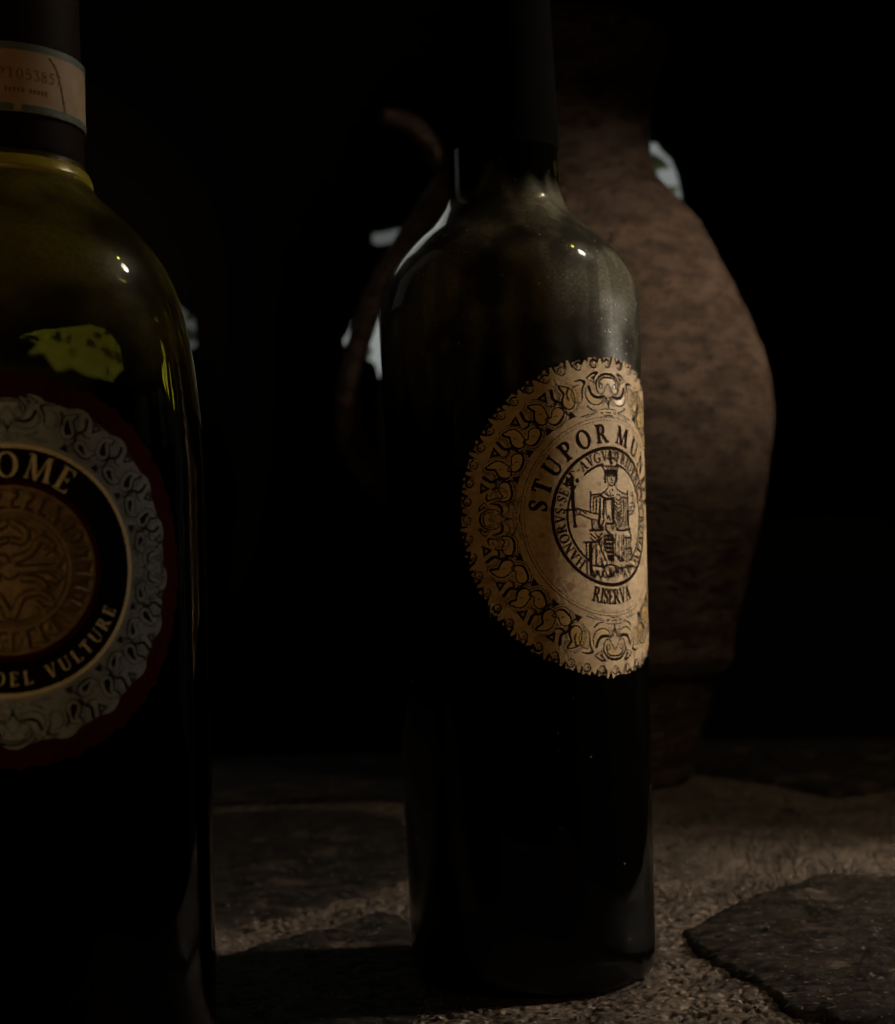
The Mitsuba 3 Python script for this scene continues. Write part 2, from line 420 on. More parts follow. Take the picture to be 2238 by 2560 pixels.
F = np.concatenate([np.stack([a, a + 1, a + nx + 1], 1), np.stack([a, a + nx + 1, a + nx], 1)])
put('ledge', trimesh.Trimesh(np.stack([X.ravel(), Y.ravel(), Z.ravel()], 1), F, process=False), 'mortar', smooth=True)
tag('ledge', 'rough sandy mortar bed of the ledge the bottles stand on', 'ledge', kind='structure')


def slab(key, outline, top, seed, rough=.0012):
    c = np.array(Polygon(outline).centroid.coords[0])
    b = np.array(shapely.segmentize(Polygon(outline).buffer(.006).buffer(-.006).buffer(-.003).buffer(.003), .0009).exterior.coords)[:-1]
    d = b - c
    b = b + d / np.linalg.norm(d, axis=1, keepdims=True) * (meshkit.fbm(np.stack([b[:, 0] * 130, b[:, 1] * 130, b[:, 0] * 0 + seed], -1), 3) - .5)[:, None] * .005
    s = np.concatenate([[0], np.linspace(.02, .95, 60), [.965, .98, .99, 1.0, 1.004]])
    P = c + (b - c)[None] * s[:, None, None]
    q = np.concatenate([P, np.full(P.shape[:2] + (1,), seed)], -1)
    z = top + rough * 2 * (meshkit.fbm(q * [60, 90, 1], 3, seed=seed) - .5) + rough * (meshkit.fbm(q * [300, 700, 1], 2, seed=seed + 4) - .5)
    z -= np.interp(s, [0, .80, .95, .98, 1.0, 1.004], [0, 0, .0008, .0022, .006, .02])[:, None]
    v = np.concatenate([P, z[..., None]], -1).reshape(-1, 3)
    n = len(b)
    i, j = np.meshgrid(np.arange(len(s) - 1), np.arange(n), indexing='ij')
    a, k = i * n + j, i * n + (j + 1) % n
    f = np.concatenate([np.stack([a, a + n, k + n], -1).reshape(-1, 3), np.stack([a, k + n, k], -1).reshape(-1, 3)])
    m = trimesh.Trimesh(v, f, process=False)
    m.merge_vertices()
    m.update_faces(m.nondegenerate_faces())
    m.fix_normals()
    put(key, m, 'slate', smooth=True)


slab('ledge__stone', STONES['right'], .0018, 2)
slab('ledge__stone_001', STONES['left'], .0008, 5)
slab('ledge__stone_002', STONES['back_left'], .0025, 9)
slab('ledge__stone_003', STONES['rear_left'], .004, 17)
slab('ledge__stone_004', STONES['rear_right'], .0035, 23)

# loose grit on the mortar
rng = np.random.default_rng(77)
grit, base = [], trimesh.creation.icosphere(1, 1.0)
for _ in range(900):
    x, y = rng.uniform(-.13, .19), rng.uniform(.37, .85)
    r = .00035 + .0011 * rng.random() ** 3
    if math.hypot(x - .0216, y - .474) < .041 or math.hypot(x + .0925, y - .332) < .046 or math.hypot(x - .0747, y - .91) < .066:
        continue
    inside = [k for k, p in STONES.items() if Polygon(p).contains(Point(x, y))]
    if inside and rng.random() < .8:
        continue
    m = base.copy()
    m.vertices = m.vertices * rng.uniform(.6, 1.25, (len(m.vertices), 1)) * r * rng.uniform([.8, .8, .5], [1.3, 1.3, .9])
    z = float(ledge_height(np.array([x]), np.array([y]))[0]) if not inside else {'right': .0018, 'left': .0008, 'back_left': .0025}.get(inside[0], .0036)
    m.apply_translation([x, y, z + r * .25])
    grit.append(m)
put('grit', trimesh.util.concatenate(grit), 'mortar', smooth=False)
tag('grit', 'loose sandy grit and crumbs lying on the ledge', 'grit', kind='stuff')

# ---------------------------------------------------------------- the dark wall behind, with three holes where daylight shows
WALL_Y = 1.5
HOLES = [[(-.405, .392), (-.385, .412), (-.345, .418), (-.300, .428), (-.272, .412), (-.254, .392), (-.238, .378), (-.235, .350), (-.262, .333), (-.30, .336), (-.325, .346), (-.350, .344), (-.372, .358), (-.398, .362), (-.383, .376)],
         [(-.097, .352), (-.086, .372), (-.072, .378), (-.062, .404), (-.054, .411), (-.013, .413), (-.010, .38), (-.017, .287), (-.046, .280), (-.056, .307), (-.068, .331), (-.089, .337)],
         [(.185, .542), (.216, .536), (.228, .521), (.235, .499), (.237, .48), (.231, .468), (.185, .462)]]
HOLES.append([(-.066, .459), (-.030, .462), (-.028, .441), (-.064, .444)])
wall_face = box(-1.3, -.3, 1.3, 1.2)
rough_holes = []
for k, h in enumerate(HOLES):
    b = shapely.segmentize(Polygon(h), .008)
    c = np.array(b.exterior.coords)[:-1]
    c = c + .005 * (np.stack([meshkit.noise(np.stack([c[:, 0] * 70, c[:, 1] * 70, c[:, 0] * 0 + s + k], -1)) for s in (1, 50)], 1) - .5)
    rough_holes.append(Polygon(c).buffer(.002).buffer(-.002))
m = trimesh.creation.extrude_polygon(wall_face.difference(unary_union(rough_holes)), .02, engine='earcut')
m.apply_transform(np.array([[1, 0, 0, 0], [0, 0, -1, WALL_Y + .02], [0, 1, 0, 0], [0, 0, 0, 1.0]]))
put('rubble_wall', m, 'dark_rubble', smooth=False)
tag('rubble_wall', 'unlit black wall closing the space behind the clay jar', 'wall')
names = ['pale daylight gap low at the left beside the green bottle', 'brightest daylight gap between the jar handle and the middle bottle',
         'pale daylight gap along the right shoulder of the clay jar', 'small dim daylight gap above the jar handle']
for k, h in enumerate(rough_holes):
    key = 'wall_gap' if k == 0 else f'wall_gap_{k:03d}'
    q = h.buffer(.020)
    m = trimesh.creation.extrude_polygon(q, .004, engine='earcut')
    m.apply_transform(np.array([[1, 0, 0, 0], [0, 0, -1, WALL_Y + .060], [0, 1, 0, 0], [0, 0, 0, 1.0]]))
    emitter(key, m, np.array(GAP_RGB) * [.25, 1.2, .95, .4][k])
    tag(key, names[k], 'wall opening', 'daylight gaps in the back wall')

# leaves added outside the holes to break up and mottle the daylight
rng = np.random.default_rng(33)
leaves = []
for h in rough_holes:
    x0, z0, x1, z1 = h.buffer(.012).bounds
    for _ in range(int(900 * (x1 - x0) * (z1 - z0)) + 3):
        L, w = rng.uniform(.008, .017), rng.uniform(.35, .6)
        t = np.linspace(0, 1, 9)
        half = w * L * np.sin(np.pi * t ** .8)
        rim = np.concatenate([np.stack([half, t * L * 2, half * .3], 1), np.stack([-half, t * L * 2, half * .3], 1)[::-1][1:-1]])
        v = np.vstack([rim, [[0, L, 0]]])
        n = len(rim)
        f = np.array([[i, (i + 1) % n, n] for i in range(n)])
        m = trimesh.Trimesh(v, f, process=False)
        R = trimesh.transformations.euler_matrix(rng.uniform(-1.2, 1.2) + 1.4, rng.uniform(-2.6, 2.6), rng.uniform(-.5, .5))
        R[:3, 3] = rng.uniform(x0, x1), WALL_Y + rng.uniform(.026, .042), rng.uniform(z0, z1)
        m.apply_transform(R)
        leaves.append(m)
put('added_foliage', trimesh.util.concatenate(leaves), 'added_leaf', smooth=False)
tag('added_foliage', 'small leaves added to mottle the daylight in the gaps of the wall', 'added_foliage', kind='stuff')

# ---------------------------------------------------------------- light sources outside the frame
def shaded_lamp(key, at, r, rgb_, shade):
    b = trimesh.creation.icosphere(3, r)
    b.apply_translation(at)
    emitter(key + '__bulb', b, rgb_)
    sh = lathe(shade, 96)
    sh.apply_translation(at)
    put(key + '__lamp_shade', sh, 'capsule_black', smooth=False)


shaded_lamp('shaded_lamp', LAMP, BULB_R, BULB_RGB, [(.03, .065), (.034, .065), (.162, -.061), (.159, -.061), (.03, .065)])
b = trimesh.creation.icosphere(3, .007)
b.apply_translation(LAMP + [-.035, -.005, .022])
emitter('shaded_lamp__bulb_001', b, [170, 110, 8])
tag('shaded_lamp__bulb_001', 'tiny amber pilot bulb')
tag('shaded_lamp', 'small lamp in a wide dark shade hanging high on the right', 'lamp')
shaded_lamp('shaded_lamp_001', SIDE_LAMP, SIDE_R, SIDE_BULB, [(.02, .125), (.024, .125), (.203, .055), (.200, .055), (.02, .125)])
def flap(key, az0, az1, dist, z0, z1):
    """A flat flap added to block light, standing between two compass angles as seen from the bulb."""
    p, q = (SIDE_LAMP[:2] + dist * np.array([math.cos(math.radians(a)), math.sin(math.radians(a))]) for a in (az0, az1))
    m = trimesh.creation.box((np.linalg.norm(q - p), .003, z1 - z0))
    m.apply_transform(trimesh.transformations.rotation_matrix(math.atan2(*(q - p)[::-1]), [0, 0, 1]))
    m.apply_translation([*((p + q) / 2), (z0 + z1) / 2])
    put(key, m, 'capsule_black', smooth=False)


flap('shaded_lamp_001__light_blocker', 196.5, 217, .20, .02, .32)  # unseen plates added to keep this lamp off bottle, wall and jar
flap('shaded_lamp_001__light_blocker_001', 70, 128, .26, .02, .42)
flap('shaded_lamp_001__light_blocker_003', 158, 171, .13, .150, .33)
flap('shaded_lamp_001__light_blocker_002', 119, 157, .13, .02, .2015)
tag('shaded_lamp_001', 'low warm lamp with a dark cone shade and added light-blocking flaps right of the bottles', 'lamp')


def panel(key, centre, u, v, rgb_):
    c, u, v = (np.array(x, float) for x in (centre, u, v))
    n = np.cross(u, v)
    n = n / np.linalg.norm(n) * .02
    q = [c - u - v, c + u - v, c + u + v, c - u + v]
    verts = np.array(q + [x - n for x in q])
    f = [[0, 1, 2], [0, 2, 3], [4, 6, 5], [4, 7, 6], [0, 4, 5], [0, 5, 1], [1, 5, 6], [1, 6, 2], [2, 6, 7], [2, 7, 3], [3, 7, 4], [3, 4, 0]]
    emitter(key, trimesh.Trimesh(verts, f, process=False), rgb_)


panel('side_window', (-1.15, 1.05, 1.20), (0, -.20, 0), (0, 0, .75), SIDE_RGB)
tag('side_window', 'tall narrow daylight window on the left side', 'window')
panel('high_window', (-.42, WALL_Y - .01, .93), (.21, 0, 0), (0, 0, .18), HIGH_RGB)
tag('high_window', 'high daylight window in the back wall, above the picture on the left', 'window')
panel('fill_panel', (-.15, -.30, .13), (-.42, 0, 0), (0, 0, .07), FILL_RGB)  # amber fill added behind the camera to lift the label fronts
tag('fill_panel', 'unseen amber panel added as lantern glowing dimly behind the viewer', 'fill_light')
# ---------------------------------------------------------------- clay jar
JAR = (.0747, .91)
prof = [(.0, -.004), (.050, -.004), (.0590, .000), (.0612, .008), (.0655, .022), (.0715, .040), (.0785, .0560), (.0852, .0650), (.0868, .0705), (.0866, .0765), (.0895, .090), (.0955, .112), (.1040, .1436), (.1098, .172), (.1142, .2085), (.1122, .2316), (.1062, .252), (.0975, .274), (.0885, .2935), (.0769, .318), (.064, .334), (.0525, .350),
        (.0500, .3645), (.0510, .378), (.054, .400), (.060, .418), (.062, .426), (.058, .431), (.054, .424), (.048, .40), (.044, .37), (.044, .35)]
body = lathe(monotone(prof, .0022), 360, JAR)
v = np.array(body.vertices)
d = v - [JAR[0], JAR[1], 0]
rad = np.linalg.norm(d[:, :2], axis=1, keepdims=True)
v[:, :2] += d[:, :2] / np.maximum(rad, 1e-6) * ((.0012 * (meshkit.fbm(v * 28, 3, seed=2) - .5) + .0016 * (meshkit.fbm(v * [180, 180, 300], 3, seed=6) - .5) + .0016 * (meshkit.fbm(v * [14, 14, 260], 2, seed=9) - .5))[:, None]) * np.clip(rad / .03, 0, 1)
body.vertices = v
put('clay_jar__body', body, 'old_clay', smooth=True)


def tube(path, radii, flat=1.0, n=28, seed=0):
    p = curve(path, .002)
    t = np.gradient(p, axis=0)
    t /= np.linalg.norm(t, axis=1, keepdims=True)
    side = np.tile([0, 1.0, 0], (len(p), 1))
    nor = np.cross(t, side)
    nor /= np.linalg.norm(nor, axis=1, keepdims=True)
    r = np.interp(np.linspace(0, 1, len(p)), np.linspace(0, 1, len(radii)), radii)
    a = np.arange(n) / n * 2 * np.pi
    v = p[:, None] + r[:, None, None] * (np.cos(a)[None, :, None] * nor[:, None] + flat * np.sin(a)[None, :, None] * side[:, None])
    v += (.0022 * (meshkit.fbm(v * 130, 3, seed=seed) - .5))[..., None] * (v - p[:, None]) / .008
    v = np.concatenate([p[:1], v.reshape(-1, 3), p[-1:]])
    i, j = np.meshgrid(np.arange(len(p) - 1), np.arange(n), indexing='ij')
    a, k = 1 + i * n + j, 1 + i * n + (j + 1) % n
    f = np.concatenate([np.stack([a, a + n, k + n], -1).reshape(-1, 3), np.stack([a, k + n, k], -1).reshape(-1, 3)])
    j = np.arange(n)
    f = np.concatenate([f, np.stack([j * 0, 1 + j, 1 + (j + 1) % n], 1), np.stack([j * 0 + len(v) - 1, len(v) - 1 - n + (j + 1) % n, len(v) - 1 - n + j], 1)])
    m = trimesh.Trimesh(v, f, process=False)
    m.fix_normals()
    return m


put('clay_jar__handle', tube([(.026, .91, .362), (.006, .91, .347), (-.010, .91, .326), (-.027, .91, .303), (-.040, .91, .279), (-.050, .91, .252), (-.055, .91, .224), (-.052, .91, .198), (-.038, .91, .176), (-.020, .91, .165)],
                             [.010, .0085, .0075, .0070, .0068, .0066, .0075, .009, .010, .011], 1.7, seed=3), 'old_clay', smooth=True)
put('clay_jar__handle_stub', tube([(.030, .905, .352), (.006, .905, .356), (-.002, .905, .368), (-.010, .905, .379), (-.020, .905, .386), (-.031, .905, .389)],
                                  [.008, .007, .0062, .006, .0058, .004], 1.4, seed=5), 'old_clay', smooth=True)
tag('clay_jar', 'weathered brown clay jar with a broken handle standing behind the bottles', 'jar')
tag('clay_jar__handle_stub', 'broken curled stub of a second handle')

# ---------------------------------------------------------------- ornament shared by both labels


def polar(r, deg):
    a = math.radians(deg)
    return (r * math.sin(a), r * math.cos(a))


def scroll_ring(angles, mid, k):
    """Pairs of teardrops with crescents, an S-stroke and corner triangles at the given clock angles; mid radius, scale k: (ink, fill)."""
    ink, fill = [], []
    for n, (d, sg) in enumerate(angles):
        def at(t, r):
            return polar(mid + r * k, d + sg * math.degrees(t * k / mid))

        def drop(pts, head):
            c = curve([at(*q) for q in pts], .25)
            t = np.linspace(0, 1, len(c))
            w = k * (head * (1 - t) ** .7 + .08)
            return unary_union([unary_union([Point(c[j]).buffer(w[j], quad_segs=5), Point(c[j + 1]).buffer(w[j + 1], quad_segs=5)]).convex_hull for j in range(len(c) - 1)])
        v = .3 * math.sin(n * 2.1)
        big = drop([(0, -.2 + v), (-.9, 2.0 + v), (.7, 4.4)], 1.8)
        low = drop([(4.4, -2.2 - v), (6.4, -3.0), (8.1, -1.3)], 1.6)
        for shp, (ht, hr) in ((big, (1.0, .1)), (low, (-.25, -.95))):
            o, q = np.array(at(0, 0)), np.array(at(ht, hr))
            dx, dy = (q - o) / np.linalg.norm(q - o) * .62 * k
            ink.append(shp.buffer(.28 * k).difference(shp.buffer(-.10 * k)))
            ink.append(shp.buffer(.34 * k).difference(affinity.translate(shp.buffer(.22 * k), -dx, -dy)))
            far = shp.buffer(.98 * k).difference(shp.buffer(.72 * k))
            ink.append(far.difference(affinity.translate(shp.buffer(1.05 * k), -dx * 1.3, -dy * 1.3)))
            c = shp.buffer(-.5 * k).centroid if not shp.buffer(-.5 * k).is_empty else shp.centroid
            ink.append(stroke([(c.x - .55 * k, c.y - .1), (c.x, c.y + .25 * k), (c.x + .4 * k, c.y - .1 * k)], .26 * k, .12 * k))
            fill.append(shp.buffer(-.08 * k))
        ink.append(stroke([at(2.9, 4.4), at(3.5, 2.0), at(2.2, .2), at(2.3, -2.2), at(1.0, -4.4)], 1.0 * k, .3 * k))
        ink.append(stroke([at(5.6, 1.2), at(4.2, .5), at(2.9, 1.2)], .3 * k, .6 * k))
        for tri in ([(4.2, 4.9), (7.0, 4.6), (5.3, 1.9)], [(-.6, -4.9), (2.4, -4.9), (.6, -2.9)]):
            g = Polygon([at(*q) for q in tri])
            ink.append(g.difference(g.buffer(-.62 * k)).union(Point(g.centroid).buffer(.16 * k)))
    fill = unary_union(fill)
    for d in (1.05, 1.55):                                # thin contour lines that follow the drops
        ink.append(fill.buffer(d * k).difference(fill.buffer((d - .17) * k)).intersection(ring(mid - 5.4 * k, mid + 5.2 * k)))
    return unary_union(ink), fill


def mirror(g):
    return unary_union([g, affinity.scale(g, -1, 1, origin=(0, 0))])


def shell(base):
    """The shell-like cartouche of the ornament, at twelve o'clock; base is the radius of its foot in mm: (ink, fill)."""
    q = lambda pts: [(x, y + base) for x, y in pts]
    ink = [stroke(q([(-4.2, 6.3), (-4.3, 8.3), (-3.0, 9.9), (-1.4, 10.6), (0, 10.75)]), .55, .75), stroke(q([(-3.3, 6.8), (-3.1, 8.6), (-1.8, 9.6), (0, 9.75)]), .45, .5),
           stroke(q([(-4.2, 6.4), (-3.4, 5.2), (-2.0, 5.3), (-1.0, 6.9), (-.3, 7.9), (0, 8.0)]), .35, .3), Point(-2.7, base + 7.3).buffer(.85).difference(Point(-2.75, base + 7.2).buffer(.6)),
           stroke(q([(-7.6, 9.2), (-5.6, 10.6), (-3.9, 10.9)]), .35, .7), stroke(q([(-3.9, 10.8), (-4.9, 9.6), (-5.1, 7.6)]), .6, .25), stroke(q([(-7.4, 9.1), (-6.2, 8.6), (-5.3, 8.3)]), .3, .2),
           Polygon(q([(-6.2, 9.4), (-4.8, 10.1), (-5.2, 8.9)])),
           stroke(q([(-7.7, 6.6), (-7.9, 4.4), (-6.6, 2.6), (-4.4, 2.0), (-2.4, 2.8), (-1.5, 4.3)]), .35, .3), stroke(q([(-6.9, 6.9), (-5.9, 4.9), (-4.0, 4.2), (-1.6, 4.6)]), .9, .55),
           stroke(q([(-6.2, 5.2), (-5.6, 4.2), (-4.0, 3.8), (-2.2, 4.0)]), .3, .2), stroke(q([(-8.2, 8.2), (-9.6, 8.6), (-11.4, 8.2)]), .85, .3), stroke(q([(-8.1, 8.2), (-9.0, 6.0), (-9.0, 3.4), (-9.8, 2.0)]), .7, .2),
           stroke(q([(-9.9, 7.3), (-11.6, 6.6), (-12.4, 4.6), (-11.6, 2.7), (-10.2, 2.4)]), .3, .25), stroke(q([(-13.2, 6.5), (-13.7, 4.6), (-13.2, 3.0)]), .65, .4),
           stroke(q([(-7.4, 1.5), (-6.0, .6), (-4.2, .3)]), .5, .3), stroke(q([(-3.2, .7), (-1.6, .95), (0, 1.0)]), .22), stroke(q([(-1.6, -.95), (0, -.75)]), .32), stroke(q([(-2.7, -.1), (-2.2, -.2)]), .5),
           stroke(q([(-9.6, -1.5), (-6.6, -.6), (-3.6, .05)]), .3, .16), stroke(q([(-8.2, -1.9), (-6.4, -1.0), (-4.6, -.6)]), .2, .12), stroke(q([(-1.0, .2), (-.5, -.1), (0, .1)]), .3),
           stroke(q([(-.75, 4.2), (-.7, 3.0), (-.1, 2.0)]), .45, .3), stroke(q([(-2.4, 1.8), (-1.4, 2.8), (-1.0, 4.4)]), .2)]
    ink = unary_union([mirror(unary_union(ink)), Polygon(q([(-.35, 3.4), (.35, 3.4), (.25, 1.4), (0, .9), (-.25, 1.4)]))])
    fill = mirror(unary_union([Polygon(q([(-7.2, 4.6), (-6.2, 2.9), (-4.4, 2.3), (-2.3, 3.2), (-4.4, 3.7), (-6.1, 4.4)])), Polygon(q([(-3.6, 7.2), (-3.0, 8.7), (-1.6, 9.5), (-.4, 9.3), (-1.4, 7.4), (-2.3, 6.0), (-3.3, 6.0)])),
                               Polygon(q([(-11.3, 6.0), (-9.8, 6.4), (-9.4, 4.0), (-10.4, 3.0), (-11.6, 4.2)]))]))
    return ink, fill.difference(ink)


def king():
    """The enthroned figure of the old seal, drawn in strokes; mm from the seal's centre."""
    S = .0276

    def P(*pts):
        return [((x - 1015) * S * 1.02, (1190 - y) * .0188) for x, y in pts]

    s = lambda w, *pts: stroke(P(*pts), w)
    L = lambda w, *pts: line(P(*pts), w)
    g = [L(1.05, (555, 660), (558, 1080)), L(.8, (560, 1080), (572, 1330)), L(.5, (478, 1092), (625, 1078)), Point(P((572, 1320))[0]).buffer(.62)]
    g += [Point(P(c)[0]).buffer(r) for c, r in (((555, 628), .65), ((505, 672), .6), ((610, 668), .6), ((530, 560), .5), ((490, 585), .4), ((555, 690), .5))]
    g += [s(.36, (590, 1072), (690, 1105), (800, 1150), (850, 1155)), s(.36, (580, 1165), (640, 1160), (720, 1215), (810, 1245)), s(.3, (640, 1100), (625, 1150)), s(.3, (660, 1110), (700, 1150)), s(.3, (585, 1100), (600, 1140))]
    # head and crown
    g += [s(.34, (972, 575), (968, 640), (984, 705), (1030, 745), (1072, 710), (1090, 640), (1086, 570)), s(.62, (952, 560), (938, 620), (945, 690)), s(.62, (1105, 560), (1112, 620), (1100, 680)),
          s(.3, (985, 600), (1018, 598)), s(.3, (1045, 598), (1076, 600)), s(.26, (1030, 600), (1024, 655), (1042, 660)), L(.3, (1010, 692), (1050, 690)), s(.26, (985, 580), (1025, 572), (1075, 580))]
    g += [L(.75, (945, 548), (1110, 548)), L(.32, (940, 515), (1115, 515)), L(.42, (905, 455), (948, 545)), L(.42, (1135, 450), (1108, 545)), L(.42, (965, 460), (985, 520)), L(.42, (1095, 460), (1075, 520)), L(.5, (1030, 430), (1030, 520)),
          L(.42, (1000, 470), (1004, 520)), L(.42, (1058, 470), (1056, 520)), L(.3, (900, 455), (1140, 450)), L(.55, (1030, 270), (1030, 430)), L(.5, (975, 335), (1090, 335)), Polygon(P((1000, 400), (1030, 365), (1062, 400), (1030, 430)))]
    # shoulders, collar, throne
    g += [s(.3, (980, 735), (965, 790), (885, 865)), s(.3, (1080, 720), (1110, 790), (1190, 845)), s(.55, (880, 885), (950, 935), (1050, 922)), s(.35, (930, 850), (985, 890), (1050, 880)), Point(P((1040, 800))[0]).buffer(.3),
          s(.26, (1000, 820), (1010, 860)), s(.4, (960, 840), (975, 900)), L(.5, (757, 835), (745, 1130)), L(.3, (790, 900), (780, 1110)), L(.38, (757, 880), (880, 862)), L(.38, (790, 915), (870, 890)), L(.38, (1190, 845), (1285, 868)),
          L(.4, (1180, 900), (1285, 925)), L(.5, (1283, 805), (1290, 1340)), L(.3, (1245, 940), (1250, 1100)), L(.45, (825, 930), (815, 1130)), L(.6, (870, 930), (852, 1260)), L(.55, (922, 935), (905, 1210)),
          L(.75, (1048, 925), (1040, 1260)), L(.3, (940, 940), (945, 1180)), L(.3, (1020, 950), (1020, 1230))]
    for k, yy in enumerate((930, 985, 1040, 1100, 1160, 1220)):
        g.append(s(.36, (1075 - 6 * k % 13, yy - 20), (1120, yy + 32), (1175, yy - 12)))
    g += [s(.3, (1100, 870), (1150, 880), (1165, 930)), L(.42, (1200, 930), (1215, 1110)), s(.36, (1205, 1120), (1190, 1250), (1150, 1330)), L(.55, (1268, 1110), (1270, 1330)), L(.3, (1235, 1130), (1238, 1320))]
    # orb and the hand that holds it
    g += [s(.34, (1340, 985), (1400, 985), (1432, 1040), (1410, 1100), (1355, 1105), (1335, 1050)), L(.26, (1340, 1045), (1425, 1040)), L(.28, (1385, 985), (1385, 840)), L(.28, (1360, 880), (1410, 880)), Point(P((1385, 830))[0]).buffer(.3),
          s(.3, (1285, 1170), (1340, 1150), (1400, 1138)), s(.3, (1300, 1115), (1330, 1110))]
    # lap and knees
    g += [L(.55, (760, 1250), (765, 1390)), L(.5, (735, 1395), (900, 1390)), s(.45, (830, 1250), (845, 1330), (900, 1360)), s(.5, (900, 1260), (885, 1330), (850, 1390)), s(.6, (940, 1290), (990, 1300), (1045, 1290)),
          s(.45, (955, 1230), (975, 1180), (1000, 1250)), s(.4, (1060, 1260), (1090, 1370), (1150, 1330)), s(.36, (1010, 1320), (1030, 1380), (1045, 1330)), s(.6, (930, 1320), (940, 1400), (985, 1440)), s(.5, (1080, 1390), (1180, 1400), (1320, 1370)),
          L(.4, (1225, 1380), (1310, 1372)), s(.45, (1290, 1390), (1330, 1480), (1345, 1540))]
    for yy in (1440, 1500):
        g += [L(.4, (740, yy), (790, yy + 60)), L(.4, (800, yy), (830, yy + 55)), s(.45, (880, yy), (850, yy + 40), (835, yy + 100))]
    # robe over the legs, throne base
    g += [L(.5, (665, 1565), (830, 1560)), L(.45, (690, 1565), (688, 2030)), L(.6, (745, 1570), (742, 2040)), L(.4, (800, 1580), (795, 1900)), L(.4, (722, 1600), (722, 2000)), s(.45, (840, 1570), (880, 1720), (930, 1850)),
          s(.4, (850, 1800), (880, 1880), (870, 1930)), Polygon(P((900, 1460), (1030, 1450), (1040, 1850), (960, 1840), (900, 1640))).difference(unary_union([line(P((915, yy), (1010, yy + 8)), .34) for yy in (1500, 1560, 1620, 1680, 1740)]))]
    g += [L(.38, (1070, 1450), (1050, 1760)), L(.38, (1190, 1450), (1200, 1800)), L(.26, (1120, 1480), (1110, 1780)), L(.26, (1155, 1480), (1165, 1800)), s(.5, (1050, 1760), (1100, 1790), (1200, 1840)), L(.5, (1230, 1480), (1240, 1680)),
          L(.42, (1215, 1512), (1345, 1506)), L(.38, (1220, 1672), (1340, 1660)), L(.4, (1235, 1690), (1240, 1860)), L(.35, (1325, 1680), (1322, 1850)), L(.35, (1280, 1540), (1285, 1660)), L(.35, (1320, 1540), (1322, 1650)), L(.35, (1275, 1700), (1278, 1850))]
    # folds and hatching of the robe and throne
    rng = np.random.default_rng(9)
    for x0, x1, y0, y1, n, lean in ((840, 920, 940, 1240, 9, 6), (1060, 1190, 930, 1330, 16, -14), (1200, 1275, 930, 1320, 9, 4), (740, 880, 1260, 1380, 7, 20), (690, 830, 1590, 1900, 12, 3), (840, 1040, 1440, 1900, 22, 16),
                                    (1060, 1200, 1470, 1830, 11, 5), (1215, 1345, 1400, 1860, 15, -6), (760, 1330, 1880, 1960, 16, 30)):
        for _ in range(n):
            x, y, h = rng.uniform(x0, x1), rng.uniform(y0, y1), rng.uniform(35, 95)
            g.append(s(.13 + .1 * rng.random(), (x, y), (x + lean * rng.uniform(.3, 1.2), y + h / 2), (x + lean * rng.uniform(-.4, .8), min(y + h, y1 + 30))))
    # the ground under the throne
    rng = np.random.default_rng(4)
    for k in range(34):
        x, y = 700 + 18.5 * k, 1930 + 120 * rng.random() + 30 * math.sin(k)
        if abs((x - 1030) / 420) < 1 and y < 2140 - 150 * ((x - 1030) / 420) ** 2:
            g.append(s(.28 + .2 * rng.random(), (x, y), (x + 22 * (rng.random() - .3), y + 40), (x + 30 * (rng.random() - .5), y + 75)))
    g += [L(.4, (745, 1900), (880, 1930)), L(.4, (1060, 1960), (1190, 1950)), L(.4, (1190, 1945), (1370, 1930)), s(.35, (900, 1920), (980, 1900), (1090, 1930)), s(.4, (1090, 1810), (1130, 1850), (1200, 1840))]
    return unary_union(g)


# ---------------------------------------------------------------- the middle bottle with the round kraft label
B1 = (.0216, .474)
prof = [(0, .0075), (.020, .006), (.0295, .0030), (.0325, .0006), (.0345, .0010), (.0357, .003), (.0362, .0065), (.0363, .012), (.0366, .03), (.0384, .133), (.0391, .178), (.03935, .188), (.0394, .1965), (.0380, .2048),
        (.0349, .2112), (.0314, .2156), (.0275, .2196), (.0236, .2230), (.0205, .2264), (.0182, .2302), (.0171, .2345), (.0167, .240), (.0165, .252), (.0156, .30), (.0160, .303), (.0160, .309), (.0130, .3105), (0, .3105)]
glass = lathe(monotone(prof, .0010), 320, B1)
put('wine_bottle__glass', glass, 'dusty_glass', smooth=True, interior={'type': 'ref', 'id': 'dark_green_wine'})
put('wine_bottle__capsule', lathe(monotone([(.0168, .2462), (.0170, .2462), (.0171, .248), (.0168, .27), (.0163, .299), (.0166, .303), (.0166, .3095), (.0135, .3112), (0, .3113)], .0012), 192, B1), 'capsule_black', smooth=35)
tag('wine_bottle', 'dusty dark wine bottle with the lacy tan paper label, standing upright in the middle', 'wine bottle')

side = Round(B1, 41.2, .1336, .0384, .0178)
side.scale = 1.025
tongue = []
rng = np.random.default_rng(21)
for k in range(52):
    d = k * 360 / 52
    e = rng.random(6) - .5
    tongue += [Point(polar(42.4 + .3 * e[0], d + e[1])).buffer(1.5 + .3 * e[2], quad_segs=5), Point(polar(43.9 + .6 * e[3], d + 1.1)).buffer(.42 + .2 * e[4], quad_segs=4), Point(polar(43.6 + .5 * e[2], d - 1.4)).buffer(.4, quad_segs=4),
               unary_union([Point(polar(42.6, d + 3.4)).buffer(.7, quad_segs=4), Point(polar(43.9 + 1.2 * e[5], d + 3.4 + e[0])).buffer(.34, quad_segs=4)]).convex_hull]
outline = unary_union([Point(0, 0).buffer(42.3, quad_segs=64)] + tongue)
side.add('wine_bottle__label', outline, .00030, 'label_paper', thick=.00024, strip=.9)
tag('wine_bottle__label', 'round tan paper label with a lace edge and black print')
ang = [(d, 1) for d in (23, 38, 53, 68)] + [(d, -1) for d in (112, 127, 142, 157)]
ang += [(-d, -s) for d, s in ang]
